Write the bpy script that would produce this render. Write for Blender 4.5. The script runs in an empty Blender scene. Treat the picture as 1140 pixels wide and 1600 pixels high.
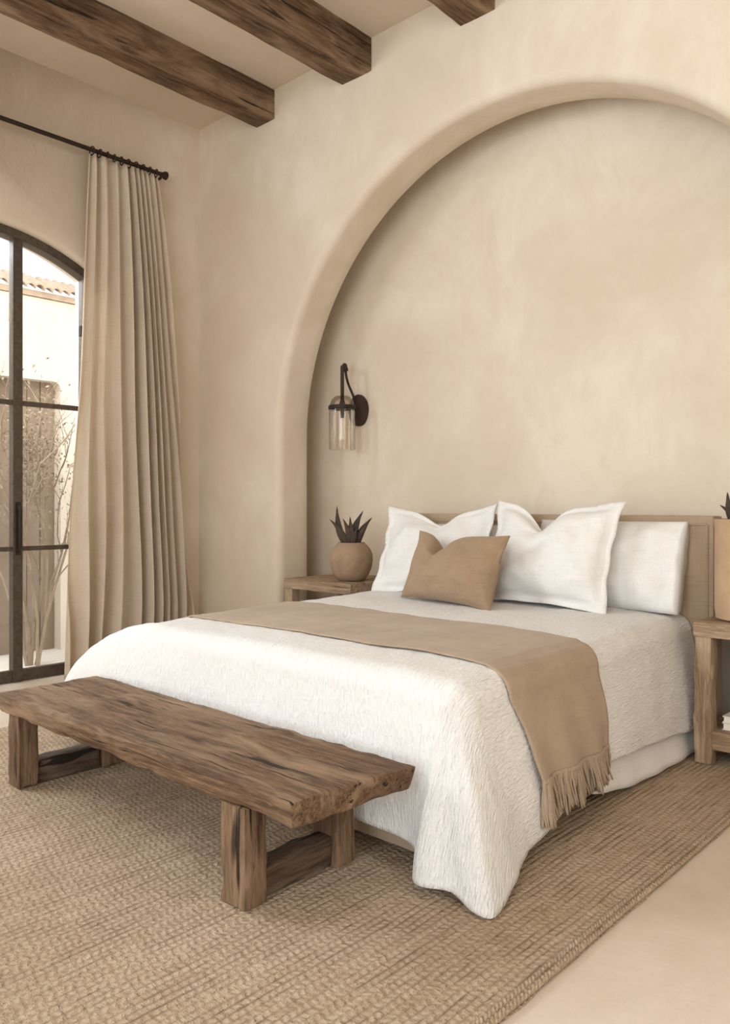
import bpy, bmesh, math, random
from mathutils import Vector, noise, Matrix
random.seed(7)
K = 1.3                      # unit of the layout = camera height, in metres
PI = math.pi
SC = bpy.context.scene
COL = SC.collection

# ------------------------------------------------------------------ materials
MATS = {}
class NT:
    def __init__(s, name):
        s.m = bpy.data.materials.new(name); s.m.use_nodes = True
        s.t = s.m.node_tree; s.n = s.t.nodes; s.l = s.t.links
        s.n.clear()
        s.out = s.n.new('ShaderNodeOutputMaterial')
        s.b = s.n.new('ShaderNodeBsdfPrincipled')
        s.l.new(s.b.outputs[0], s.out.inputs[0])
        s.tc = s.n.new('ShaderNodeTexCoord')
    def add(s, typ, **kw):
        nd = s.n.new(typ)
        for k, v in kw.items():
            if k.startswith('i_'):
                key = k[2:].replace('_', ' ')
                nd.inputs[key].default_value = v
            else: setattr(nd, k, v)
        return nd
    def link(s, a, b): s.l.new(a, b)
    def mapping(s, scale, rot=(0,0,0), src='Object'):
        mp = s.add('ShaderNodeMapping'); mp.inputs['Scale'].default_value = scale
        mp.inputs['Rotation'].default_value = rot
        s.link(s.tc.outputs[src], mp.inputs[0]); return mp.outputs[0]
    def noise(s, vec, scale, detail=4, rough=.55, dist=0):
        nd = s.add('ShaderNodeTexNoise', i_Scale=scale, i_Detail=detail, i_Roughness=rough, i_Distortion=dist)
        s.link(vec, nd.inputs['Vector']); return nd.outputs['Fac']
    def ramp(s, fac, stops):
        r = s.add('ShaderNodeValToRGB'); e = r.color_ramp.elements
        while len(e) < len(stops): e.new(.5)
        for el, (p, c) in zip(e, stops):
            el.position = p; el.color = (c[0], c[1], c[2], 1) if not isinstance(c, (int, float)) else (c, c, c, 1)
        s.link(fac, r.inputs[0]); return r.outputs[0]
    def mix(s, fac, a, b, mode='MIX'):
        m = s.add('ShaderNodeMix', data_type='RGBA', blend_type=mode)
        for i, v in ((0, fac), (6, a), (7, b)):
            if isinstance(v, (int, float)): m.inputs[i].default_value = v
            elif isinstance(v, tuple): m.inputs[i].default_value = (v[0], v[1], v[2], 1)
            else: s.link(v, m.inputs[i])
        return m.outputs[2]
    def math(s, op, a, b=None, c=None):
        m = s.add('ShaderNodeMath', operation=op)
        for i, v in enumerate((a, b, c)):
            if v is None: continue
            if isinstance(v, (int, float)): m.inputs[i].default_value = v
            else: s.link(v, m.inputs[i])
        return m.outputs[0]
    def bump(s, h, strength, dist, prev=None):
        b = s.add('ShaderNodeBump', i_Strength=strength, i_Distance=dist)
        s.link(h, b.inputs['Height'])
        if prev is not None: s.link(prev, b.inputs['Normal'])
        return b.outputs[0]
    def done(s, color, rough, normal=None):
        if isinstance(color, tuple): s.b.inputs['Base Color'].default_value = (*color, 1)
        else: s.link(color, s.b.inputs['Base Color'])
        if isinstance(rough, (int, float)): s.b.inputs['Roughness'].default_value = rough
        else: s.link(rough, s.b.inputs['Roughness'])
        if normal is not None: s.link(normal, s.b.inputs['Normal'])
        return s.m

def plaster(name, light, dark, warm, bs=.25, rough=.85):
    t = NT(name); v = t.mapping((1,1,1)); vs = t.mapping((1,1,.55))
    a = t.noise(v, .9, 6, .62, .4); b = t.noise(vs, 2.6, 7, .68, .6); c = t.noise(v, 38, 4, .6)
    col = t.mix(t.ramp(a, [(.40,0),(.62,1)]), light, dark)
    col = t.mix(t.math('MULTIPLY', t.ramp(b, [(.42,0),(.66,1)]), .8), col, warm)
    col = t.mix(t.ramp(c, [(.3,.0),(.8,.10)]), col, (dark[0]*.8, dark[1]*.8, dark[2]*.8))
    n = t.bump(b, bs, .03); n = t.bump(c, .12, .004, n)
    n = t.bump(t.noise(v, 7, 3, .5, .3), .18, .012, n)
    t.b.inputs['Specular IOR Level'].default_value = .2
    return t.done(col, rough, n)

def wood(name, axis, base, dark, pale, grain=34, crack=.9, rough=.72, bs=.6):
    t = NT(name)
    sc = [1,1,1]; sc[axis] = .055
    v = t.mapping(tuple(sc)); vv = t.mapping((1,1,1))
    sc2 = [1,1,1]; sc2[axis] = .22; v2 = t.mapping(tuple(sc2))
    g = t.noise(v, grain, 8, .7, .35)
    w = t.noise(v2, 7, 5, .6, .9)
    p = t.noise(vv, 2.4, 4, .6)
    fb = t.noise(v, grain*4.5, 4, .6, .1)
    col = t.mix(t.ramp(g, [(.38,0),(.60,1)]), dark, base)
    col = t.mix(t.math('MULTIPLY', t.ramp(fb, [(.40,1),(.56,0)]), .45), col, (dark[0]*.7, dark[1]*.7, dark[2]*.7))
    col = t.mix(t.math('MULTIPLY', t.ramp(w, [(.45,0),(.72,1)]), .65), col, pale)
    col = t.mix(t.math('MULTIPLY', t.ramp(p, [(.5,0),(.75,1)]), .5), col, dark)
    ck = t.noise(v, grain*.55, 3, .5, .5)
    ckm = t.ramp(ck, [(0,1),(.325,1),(.375,0),(1,0)])
    col = t.mix(t.math('MULTIPLY', ckm, crack), col, (dark[0]*.3, dark[1]*.3, dark[2]*.3))
    # knots and worm holes
    vo = t.add('ShaderNodeTexVoronoi', i_Scale=5.5); t.link(v2, vo.inputs['Vector'])
    kn = t.ramp(vo.outputs['Distance'], [(0,1),(.055,1),(.11,0),(1,0)])
    col = t.mix(t.math('MULTIPLY', kn, .8), col, (dark[0]*.25, dark[1]*.25, dark[2]*.25))
    n = t.bump(g, bs, .010); n = t.bump(fb, .4, .003, n)
    n = t.bump(t.math('MULTIPLY', ckm, -1), .8, .008, n)
    n = t.bump(w, .35, .012, n)
    t.b.inputs['Specular IOR Level'].default_value = .25
    return t.done(col, rough, n)

def linen(name, col, col2, thread=900, bs=.25, trans=0, blot=3):
    t = NT(name); v = t.mapping((1,1,1))
    n1 = t.noise(t.mapping((1,1,.06)), thread*.25, 3, .6); n2 = t.noise(t.mapping((.06,.06,1)), thread*.25, 3, .6)
    w = t.math('ADD', n1, n2); big = t.noise(v, blot, 5, .6)
    c = t.mix(t.ramp(big, [(.35,0),(.7,1)]), col, col2)
    c = t.mix(t.ramp(w, [(.75,.22),(1.0,0)]), c, (col2[0]*.6, col2[1]*.6, col2[2]*.6))
    n = t.bump(w, bs, .002); n = t.bump(t.noise(v, 9, 3, .5, .4), .25, .02, n)
    t.b.inputs['Sheen Weight'].default_value = .15
    t.b.inputs['Specular IOR Level'].default_value = .15
    m = t.done(c, .9, n)
    if trans:
        tr = t.add('ShaderNodeBsdfTranslucent'); t.link(c, tr.inputs[0]); t.link(n, tr.inputs['Normal'])
        mx = t.add('ShaderNodeMixShader'); mx.inputs[0].default_value = trans
        t.link(t.b.outputs[0], mx.inputs[1]); t.link(tr.outputs[0], mx.inputs[2]); t.link(mx.outputs[0], t.out.inputs[0])
    return m

def quilt_mat():
    t = NT('white_quilt')
    v = t.mapping((1, .20, 1), src='UV')
    a = t.noise(v, 105, 3, .55, .25); b = t.noise(t.mapping((1,.6,1), src='UV'), 120, 2, .5, .4)
    rid = t.math('SUBTRACT', 1.0, t.math('ABSOLUTE', t.math('MULTIPLY', t.math('SUBTRACT', a, .5), 7.0)))
    rid = t.math('MAXIMUM', rid, 0.0)
    # rows of stitching running across the bed
    sp = t.add('ShaderNodeSeparateXYZ'); t.link(t.tc.outputs['Object'], sp.inputs[0])
    big = t.noise(t.mapping((1,1,1)), 5, 3, .5, .3)
    n = t.bump(a, .9, .0135); n = t.bump(b, .5, .005, n)
    c = t.mix(t.math('MULTIPLY', rid, .25), (.765,.755,.735), (.66,.645,.615))
    t.b.inputs['Sheen Weight'].default_value = .1
    t.b.inputs['Specular IOR Level'].default_value = .15
    return t.done(c, .92, n)

def rug_mat():
    t = NT('braided_jute')
    sp = t.add('ShaderNodeSeparateXYZ')
    wob = t.add('ShaderNodeTexNoise', i_Scale=1.6, i_Detail=3.0); t.link(t.tc.outputs['Object'], wob.inputs['Vector'])
    wv = t.add('ShaderNodeVectorMath', operation='MULTIPLY_ADD')
    t.link(wob.outputs['Color'], wv.inputs[0]); wv.inputs[1].default_value = (.035,.08,0)
    t.link(t.tc.outputs['Object'], wv.inputs[2]); t.link(wv.outputs[0], sp.inputs[0])
    sx = t.math('DIVIDE', sp.outputs[0], .026); y = sp.outputs[1]
    idx = t.math('FLOOR', sx); fr = t.math('SUBTRACT', t.math('FRACT', sx), .5)
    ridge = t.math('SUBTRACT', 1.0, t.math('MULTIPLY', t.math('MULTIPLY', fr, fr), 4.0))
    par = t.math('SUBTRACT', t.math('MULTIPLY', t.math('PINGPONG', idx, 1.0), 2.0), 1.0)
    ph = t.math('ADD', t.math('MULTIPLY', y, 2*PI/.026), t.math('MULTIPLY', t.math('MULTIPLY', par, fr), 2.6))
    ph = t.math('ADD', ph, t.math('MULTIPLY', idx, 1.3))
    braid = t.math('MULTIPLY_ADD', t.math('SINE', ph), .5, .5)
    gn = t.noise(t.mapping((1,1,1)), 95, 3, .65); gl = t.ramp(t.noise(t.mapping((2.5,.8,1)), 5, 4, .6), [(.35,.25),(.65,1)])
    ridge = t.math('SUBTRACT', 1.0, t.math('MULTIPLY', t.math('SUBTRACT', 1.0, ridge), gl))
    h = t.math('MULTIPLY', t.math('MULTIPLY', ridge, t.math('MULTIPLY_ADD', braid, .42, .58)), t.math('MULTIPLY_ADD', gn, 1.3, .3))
    fib = t.noise(t.mapping((1,1,1)), 240, 3, .6); pat = t.noise(t.mapping((1,.6,1)), 1.3, 5, .6, .6)
    wn = t.add('ShaderNodeTexWhiteNoise', noise_dimensions='1D'); t.link(idx, wn.inputs['W'])
    med = t.noise(t.mapping((3.0,1,1)), 9, 4, .6)
    c = t.mix(t.ramp(pat, [(.35,0),(.7,1)]), (.57,.445,.325), (.44,.325,.22))
    c = t.mix(t.math('MULTIPLY', wn.outputs['Value'], .35), c, (.38,.27,.175))
    c = t.mix(t.math('MULTIPLY', t.ramp(med, [(.45,0),(.7,1)]), .45), c, (.66,.55,.41))
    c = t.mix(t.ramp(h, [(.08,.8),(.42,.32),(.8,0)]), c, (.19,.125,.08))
    c = t.mix(t.ramp(fib, [(.35,.35),(.6,0)]), c, (.30,.21,.13))
    n = t.bump(h, .8, .010); n = t.bump(fib, .5, .005, n)
    n = t.bump(t.noise(t.mapping((1,.35,1), (0,0,.6)), 55, 3, .6, .5), .7, .012, n)
    n = t.bump(t.noise(t.mapping((.35,1,1), (0,0,.35)), 38, 3, .6, .5), .6, .012, n)
    t.b.inputs['Specular IOR Level'].default_value = .1
    return t.done(c, .95, n)

def metal(name, col, rough=.5, metallic=.7):
    t = NT(name); v = t.mapping((1,1,1)); a = t.noise(v, 30, 4, .6)
    c = t.mix(t.ramp(a, [(.35,0),(.7,1)]), col, tuple(x*1.6 for x in col))
    t.b.inputs['Metallic'].default_value = metallic
    return t.done(c, rough, t.bump(a, .2, .002))

def clear_glass(name, tint=(1,1,1), refl=.12, rough=.02):
    t = NT(name)
    tr = t.add('ShaderNodeBsdfTransparent'); tr.inputs[0].default_value = (*tint, 1)
    gl = t.add('ShaderNodeBsdfGlossy'); gl.inputs['Roughness'].default_value = rough
    lw = t.add('ShaderNodeLayerWeight', i_Blend=.35)
    f = t.math('MULTIPLY_ADD', lw.outputs['Fresnel'], .45, refl*.3)
    mx = t.add('ShaderNodeMixShader'); t.link(f, mx.inputs[0])
    t.link(tr.outputs[0], mx.inputs[1]); t.link(gl.outputs[0], mx.inputs[2]); t.link(mx.outputs[0], t.out.inputs[0])
    return t.m

def clay(name, col, col2):
    t = NT(name); v = t.mapping((1,1,1)); a = t.noise(v, 6, 6, .65, .5); b = t.noise(v, 60, 3, .6)
    c = t.mix(t.ramp(a, [(.35,0),(.68,1)]), col, col2)
    n = t.bump(a, .5, .02); n = t.bump(b, .3, .003, n)
    return t.done(c, .85, n)

M = dict(
    wall=plaster('warm_plaster', (.755,.67,.56), (.655,.558,.44), (.675,.572,.455)),
    ceil=plaster('ceiling_plaster', (.69,.60,.485), (.63,.535,.415), (.66,.565,.445), .2),
    floor=plaster('pale_screed', (.67,.58,.48), (.55,.46,.36), (.60,.51,.405), .1, .6),
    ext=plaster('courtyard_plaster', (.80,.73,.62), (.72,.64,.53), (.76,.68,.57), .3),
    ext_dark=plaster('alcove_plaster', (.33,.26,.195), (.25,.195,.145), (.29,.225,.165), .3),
    beam=wood('beam_wood', 1, (.20,.115,.065), (.065,.034,.018), (.42,.285,.18), 48, .95),
    bench=wood('reclaimed_wood', 0, (.245,.145,.082), (.075,.04,.022), (.42,.295,.185), 62, .95),
    benchleg=wood('reclaimed_leg_wood', 2, (.235,.14,.08), (.06,.032,.018), (.39,.26,.16), 55, .95),
    benchrail=wood('reclaimed_rail_wood', 1, (.16,.105,.068), (.055,.033,.021), (.30,.235,.175), 55, .95),
    night=wood('nightstand_wood', 0, (.43,.31,.20), (.21,.13,.075), (.58,.45,.32), 45, .6),
    nightleg=wood('nightstand_leg_wood', 2, (.42,.30,.19), (.19,.12,.07), (.56,.43,.30), 45, .7),
    quilt=quilt_mat(),
    white=linen('white_cotton', (.765,.755,.74), (.73,.715,.69), 700, .2),
    sheet=linen('white_sheet', (.80,.78,.755), (.76,.735,.70), 700, .15),
    tan=linen('tan_linen', (.34,.237,.15), (.285,.195,.12), 420, .5),
    throw=linen('taupe_linen', (.41,.31,.22), (.335,.25,.172), 520, .45),
    head=linen('headboard_weave', (.41,.31,.215), (.345,.255,.17), 300, .7),
    curtain=linen('cream_linen_curtain', (.83,.735,.61), (.78,.68,.55), 600, .25, .33),
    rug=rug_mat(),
    iron=metal('blackened_iron', (.022,.013,.009), .6, .3),
    bronze=metal('dark_bronze_frame', (.075,.058,.045), .5, .4),
    glass=clear_glass('window_glass', (1,1,1), .05),
    lamp=clear_glass('lantern_glass', (.97,.95,.92), .04, .05),
    bulb=clay('frosted_bulb', (.85,.78,.68), (.80,.72,.60)),
    leather=clay('dark_leather', (.032,.017,.011), (.05,.028,.018)),
    pot=clay('aged_terracotta', (.36,.245,.155), (.26,.165,.10)),
    vase=clay('tan_clay', (.46,.31,.19), (.38,.25,.15)),
    leaf=clay('dark_succulent', (.035,.022,.016), (.075,.052,.034)),
    soil=clay('dark_soil', (.06,.04,.025), (.09,.06,.04)),
    twig=clay('dry_twig', (.27,.20,.135), (.38,.30,.22)),
    tile=clay('weathered_tile', (.55,.42,.31), (.40,.31,.24)),
    paper=clay('book_paper', (.80,.77,.71), (.74,.70,.63)),
    cover=clay('book_cover', (.66,.62,.56), (.60,.56,.50)),
    gravel=plaster('courtyard_paving', (.80,.76,.69), (.72,.67,.59), (.76,.71,.64), .2),
)

# ------------------------------------------------------------------ mesh helpers (layout units, scaled by K)
def finish(name, bm, mat, parent=None, origin=None, smooth=True, angle=40, sol=0, weld=True):
    if weld: bmesh.ops.remove_doubles(bm, verts=bm.verts, dist=1e-5)
    if origin is None:
        origin = parent['o'] if parent is not None and 'o' in parent else (0,0,0)
    o0 = Vector(origin)
    for v in bm.verts: v.co = (v.co - o0) * K
    bmesh.ops.recalc_face_normals(bm, faces=bm.faces)
    me = bpy.data.meshes.new(name); bm.to_mesh(me); bm.free()
    ob = bpy.data.objects.new(name, me); COL.objects.link(ob)
    me.materials.append(mat)
    if smooth:
        me.polygons.foreach_set('use_smooth', [True]*len(me.polygons))
        if angle: me.set_sharp_from_angle(angle=math.radians(angle))
    if parent is not None:
        ob.parent = parent; ob.location = (o0 - Vector(parent['o'])) * K
    else: ob.location = o0 * K
    ob['o'] = [o0.x, o0.y, o0.z]
    if sol:
        md = ob.modifiers.new('thickness', 'SOLIDIFY'); md.thickness = sol; md.offset = 0
    return ob

def tag(o, label, cat, group=None, kind=None):
    if label: o['label'] = label
    if cat: o['category'] = cat
    if group: o['group'] = group
    if kind: o['kind'] = kind
    return o
def thing(name, label, cat, at, group=None):
    o = bpy.data.objects.new(name, None); COL.objects.link(o)
    o.location = Vector(at)*K; o['o'] = list(at); o.empty_display_size = .1
    return tag(o, label, cat, group)
def struct(o): o['kind'] = 'structure'; return o

def grid_faces(bm, rows, closed=False):
    n = len(rows[0])
    for i in range(len(rows)-1):
        for j in range(n if closed else n-1):
            k = (j+1) % n
            q = [rows[i][j], rows[i][k], rows[i+1][k], rows[i+1][j]]
            u = []
            for v in q:
                if v not in u: u.append(v)
            if len(u) > 2:
                try: bm.faces.new(u)
                except ValueError: pass

def box(bm, x0, x1, y0, y1, z0, z1, bev=0):
    v = [bm.verts.new(p) for p in ((x0,y0,z0),(x1,y0,z0),(x1,y1,z0),(x0,y1,z0),(x0,y0,z1),(x1,y0,z1),(x1,y1,z1),(x0,y1,z1))]
    fs = [bm.faces.new([v[i] for i in f]) for f in ((0,3,2,1),(4,5,6,7),(0,1,5,4),(1,2,6,5),(2,3,7,6),(3,0,4,7))]
    if bev:
        es = list({e for f in fs for e in f.edges})
        bmesh.ops.bevel(bm, geom=es, offset=bev, segments=2, affect='EDGES', profile=.6)
    return v

def rough_box(x0, x1, y0, y1, z0, z1, step=.03, amp=.004, rnd=.012, seed=0, f=9.0, shape=None):
    """Hewn timber: a subdivided box with rounded arrises and uneven faces."""
    bm = bmesh.new(); d = (x1-x0, y1-y0, z1-z0)
    n = [max(2, int(math.ceil(a/step))) for a in d]
    lo = (x0, y0, z0); vs = {}
    def vert(i, j, k):
        key = (i, j, k)
        if key in vs: return vs[key]
        p = Vector((lo[0]+d[0]*i/n[0], lo[1]+d[1]*j/n[1], lo[2]+d[2]*k/n[2]))
        q = Vector([min(max(p[a], lo[a]+rnd), lo[a]+d[a]-rnd) for a in range(3)])
        nrm = p - q
        if nrm.length > 1e-9:
            nn = nrm.normalized(); p = q + nn*rnd
        else: nn = Vector((0,0,0))
        sp = Vector((p.x*f+seed*7.1, p.y*f, p.z*f))
        p = p + nn*(noise.noise(sp)*amp*1.6 + noise.noise(sp*2.7)*amp*.8)
        # chipped arrises
        cnt = sum(1 for a in range(3) if abs(nn[a]) > .3)
        if cnt > 1: p = p - nn*max(0, noise.noise(sp*1.9+Vector((3,1,2))))*amp*3.0
        if shape: p = shape(p)
        vs[key] = bm.verts.new(p); return vs[key]
    def face(a): bm.faces.new(a)
    for i in range(n[0]):
        for j in range(n[1]):
            for k in (0, n[2]): face([vert(i,j,k), vert(i+1,j,k), vert(i+1,j+1,k), vert(i,j+1,k)])
        for k in range(n[2]):
            for j in (0, n[1]): face([vert(i,j,k), vert(i+1,j,k), vert(i+1,j,k+1), vert(i,j,k+1)])
    for j in range(n[1]):
        for k in range(n[2]):
            for i in (0, n[0]): face([vert(i,j,k), vert(i,j+1,k), vert(i,j+1,k+1), vert(i,j,k+1)])
    return bm

def tube(bm, pts, rad, seg=10, flat=1.0):
    pts = [Vector(p) for p in pts]; rows = []
    up = None
    for i, p in enumerate(pts):
        t = (pts[min(i+1, len(pts)-1)] - pts[max(i-1, 0)]).normalized()
        if up is None: up = Vector((0,0,1)) if abs(t.z) < .9 else Vector((1,0,0))
        a = t.cross(up).normalized(); b = t.cross(a).normalized(); up = -b if b.dot(up) < 0 else b
        b = t.cross(a).normalized()
        r = rad[i] if isinstance(rad, (list, tuple)) else rad
        rows.append([bm.verts.new(p + a*math.cos(2*PI*k/seg)*r + b*math.sin(2*PI*k/seg)*r*flat) for k in range(seg)])
    grid_faces(bm, rows, True)
    bm.faces.new(rows[0]); bm.faces.new(rows[-1][::-1])

def lathe(bm, prof, c, seg=40, wob=0, capb=True, capt=False, sx=1, sy=1):
    rows = []
    for r, z in prof:
        row = []
        for k in range(seg):
            a = 2*PI*k/seg; rr = r*(1+wob*noise.noise(Vector((math.cos(a)*1.5, math.sin(a)*1.5, z*9))))
            row.append(bm.verts.new((c[0]+rr*math.cos(a)*sx, c[1]+rr*math.sin(a)*sy, c[2]+z)))
        rows.append(row)
    grid_faces(bm, rows, True)
    if capb: bm.faces.new(rows[0])
    if capt: bm.faces.new(rows[-1])

# ------------------------------------------------------------------ room shell
XL, XR = -4.45, 1.35         # left and right wall planes
YB, YF = 3.18, -1.9          # wall with the arch, wall behind the viewer
ZC = 3.52
YL = 3.42                    # inner lip of the arch
YR = 3.62                    # back of the arched recess
bm = bmesh.new(); box(bm, XL-.3, XR+.3, YF-.3, YR+.3, -.12, 0)
struct(finish('floor', bm, M['floor'], smooth=False))
bm = bmesh.new(); box(bm, XL-.3, XR+.3, YF-.3, YR+.3, ZC, ZC+.2)
struct(finish('ceiling', bm, M['ceil'], smooth=False))

# arched recess wall
CX, AR, AZ = -2.12, 1.52, 1.405
def arch_line(off, cx, r, zs, n=72):
    rr = r + off; p = []
    for k in range(13): p.append((cx-rr, zs*k/12*0.999))
    for k in range(n+1):
        a = PI - PI*k/n; p.append((cx+rr*math.cos(a), zs+rr*math.sin(a)))
    for k in range(13): p.append((cx+rr, zs*(12-k)/12*0.999))
    return p
bm = bmesh.new(); rows = []
rb = .05
for k in range(9):                                     # rounded plaster arris
    a = PI/2*k/8
    off = rb*(1-math.sin(a)); y = YB + rb*(1-math.cos(a))
    rows.append([bm.verts.new((x, y, z)) for x, z in arch_line(off, CX, AR, AZ)])
for y in (YB+.10, YB+.17): rows.append([bm.verts.new((x, y, z)) for x, z in arch_line(0, CX, AR, AZ)])
for k in range(1, 5):
    a = PI/2*k/4; r2 = .02
    rows.append([bm.verts.new((x, YL-r2+r2*math.sin(a), z)) for x, z in arch_line(r2*(1-math.cos(a)), CX, AR, AZ)])
grid_faces(bm, rows)
cx0, cx1 = CX-AR-.42, CX+AR+.42
bm.faces.new(rows[-1] + [bm.verts.new(p) for p in ((cx1, YL, 0), (cx1, YL, ZC-.05), (cx0, YL, ZC-.05), (cx0, YL, 0))])   # rear side of the arch
q = [[bm.verts.new((x, y, z)) for x, z in ((cx0, 0), (cx0, ZC-.05), (cx1, ZC-.05), (cx1, 0))] for y in (YL, YR)]
grid_faces(bm, q); bm.faces.new(q[1])                   # chamber behind it
outer = rows[0]
o2 = [bm.verts.new(p) for p in ((XR+.3, YB, 0), (XR+.3, YB, ZC+.1), (XL-.3, YB, ZC+.1), (XL-.3, YB, 0))]
bm.faces.new(outer + o2)
wb = finish('wall_back', bm, M['wall'], angle=40); struct(wb)

# left wall: arched glazed door, and a tall window nearer the viewer
DY, DR, DTOP, DH = 1.77, 1.31, 2.575, .665             # centre, arch radius, crown height, half width
def door_line(off, n=24):
    hw = DH+off; r = DR+off; zc = DTOP-DR
    a1 = math.asin(hw/r); p = [(DY-hw, 0.0)]
    for k in range(n+1):
        a = -a1 + 2*a1*k/n; p.append((DY+r*math.sin(a), zc+r*math.cos(a)))
    p.append((DY+hw, 0.0)); return p
WT = .26
bm = bmesh.new(); rows = []
rb = .035
for k in range(7):
    a = PI/2*k/6
    rows.append([bm.verts.new((XL-rb*(1-math.cos(a)), y, z)) for y, z in door_line(rb*(1-math.sin(a)))])
rows.append([bm.verts.new((XL-WT, y, z)) for y, z in door_line(0)])
grid_faces(bm, rows)
YS = .9
bm.faces.new(rows[0] + [bm.verts.new(p) for p in ((XL, YB+.02, 0), (XL, YB+.02, ZC+.1), (XL, YS, ZC+.1), (XL, YS, 0))])
bm.faces.new(rows[-1] + [bm.verts.new(p) for p in ((XL-WT, YB+.3, 0), (XL-WT, YB+.3, ZC+.1), (XL-WT, YS, ZC+.1), (XL-WT, YS, 0))])
WY0, WY1, WZ0, WZ1 = -1.1, .80, .25, 3.3
box(bm, XL-WT, XL, WY1, YS, 0, ZC+.1)
box(bm, XL-WT, XL, YF-.2, WY0, 0, ZC+.1)
box(bm, XL-WT, XL, WY0, WY1, 0, WZ0)
box(bm, XL-WT, XL, WY0, WY1, WZ1, ZC+.1)
struct(finish('wall_left', bm, M['wall'], angle=45))
bm = bmesh.new(); box(bm, XR, XR+.25, YF-.2, -.1, 0, ZC+.1); box(bm, XR, XR+.25, 1.3, YB+.02, 0, ZC+.1); box(bm, XR, XR+.25, -.1, 1.3, 0, .6); box(bm, XR, XR+.25, -.1, 1.3, 2.8, ZC+.1)  # the opening is added, to let fill light in from the right
struct(finish('wall_right', bm, M['wall'], smooth=False))
FX0, FX1, FZ0, FZ1 = -2.0, 1.1, .3, 3.0                   # big window behind the viewer
bm = bmesh.new()
box(bm, XL-.2, FX0, YF-.25, YF, 0, ZC+.1); box(bm, FX1, XR+.2, YF-.25, YF, 0, ZC+.1)
box(bm, FX0, FX1, YF-.25, YF, 0, FZ0); box(bm, FX0, FX1, YF-.25, YF, FZ1, ZC+.1)
struct(finish('wall_front', bm, M['wall'], smooth=False))
def window(name, horiz, a0, a1, z0, z1, plane):
    w = thing(name, None, None, ((a0+a1)/2 if horiz else plane, plane if horiz else (a0+a1)/2, z0)); struct(w)
    bm = bmesh.new()
    def bx(p0, p1, q0, q1):
        if horiz: box(bm, p0, p1, plane-.02, plane+.02, q0, q1)
        else: box(bm, plane-.02, plane+.02, p0, p1, q0, q1)
    for p in (a0, a1-.045): bx(p, p+.045, z0, z1)
    for q in (z0, z1-.045): bx(a0, a1, q, q+.045)
    n = 4
    for k in range(1, n): p = a0+(a1-a0)*k/n; bx(p-.015, p+.015, z0, z1)
    finish('frame', bm, M['bronze'], w, smooth=False)
window('window_1', False, WY0, WY1, WZ0, WZ1, XL-.13)
window('window_2', True, FX0, FX1, FZ0, FZ1, YF-.12)
window('fill_window_3', False, -.1, 1.3, .6, 2.8, XR+.08)  # unseen window added to frame the fill light from the right

# glazed door (three leaves under a low arch)
DX = XL-.075
door = struct(thing('door_1', None, None, (DX, DY, 0)))
def rail_grid(off_out, off_in, x0, x1):
    bm = bmesh.new()
    A = door_line(off_out, 40); B = door_line(off_in, 40)
    B[0] = (B[0][0], 0.0); B[-1] = (B[-1][0], 0.0)
    rows = [[bm.verts.new((x, y, z)) for y, z in L] for x, L in ((x0, A), (x1, A), (x1, B), (x0, B), (x0, A))]
    grid_faces(bm, rows); return bm
finish('door_frame', rail_grid(.004, -.05, DX-.05, DX+.03), M['bronze'], door, angle=30)
def ztop(y, off):
    r = DR+off; return DTOP-DR+math.sqrt(max(0, r*r-(y-DY)**2))
stiles = [1.986, 2*DY-1.986]
leafs = [(DY-DH+.05, stiles[1]-.027), (stiles[1]+.027, stiles[0]-.027), (stiles[0]+.027, DY+DH-.05)]
def arch_slab(y0, y1, z0, off, x0, x1, n=8):
    bm = bmesh.new(); prof = [(y0, z0)] + [(y0+(y1-y0)*k/n, ztop(y0+(y1-y0)*k/n, off)) for k in range(n+1)] + [(y1, z0)]
    r = [[bm.verts.new((x, y, z)) for y, z in prof] for x in (x0, x1)]
    grid_faces(bm, r, True); bm.faces.new(r[0]); bm.faces.new(r[1]); return bm
for s in stiles: finish('stile', arch_slab(s-.027, s+.027, 0, -.02, DX-.035, DX+.02), M['bronze'], door, smooth=False)
for y0, y1 in leafs:
    for zz, h in ((0.005, .062), (.742, .026), (1.571, .026)):
        bm = bmesh.new(); box(bm, DX-.025, DX+.012, y0-.004, y1+.004, zz, zz+h)
        finish('glazing_bar' if h < .05 else 'bottom_rail', bm, M['bronze'], door, smooth=False)
    finish('glass_pane', arch_slab(y0-.003, y1+.003, .06, -.045, DX-.008, DX-.003), M['glass'], door, smooth=False)
bm = bmesh.new()
tube(bm, [(DX+.022, 1.986, .74), (DX+.05, 1.986, .76), (DX+.05, 1.986, .98), (DX+.022, 1.986, 1.0)], .008)
box(bm, DX+.018, DX+.024, 1.972, 2.0, .72, 1.02)
finish('door_handle', bm, M['iron'], door)
bm = bmesh.new(); box(bm, DX+.0, DX+.03, DY+DH-.075, DY+DH-.03, 2.02, 2.08); finish('hinge', bm, M['iron'], door, smooth=False)

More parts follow.
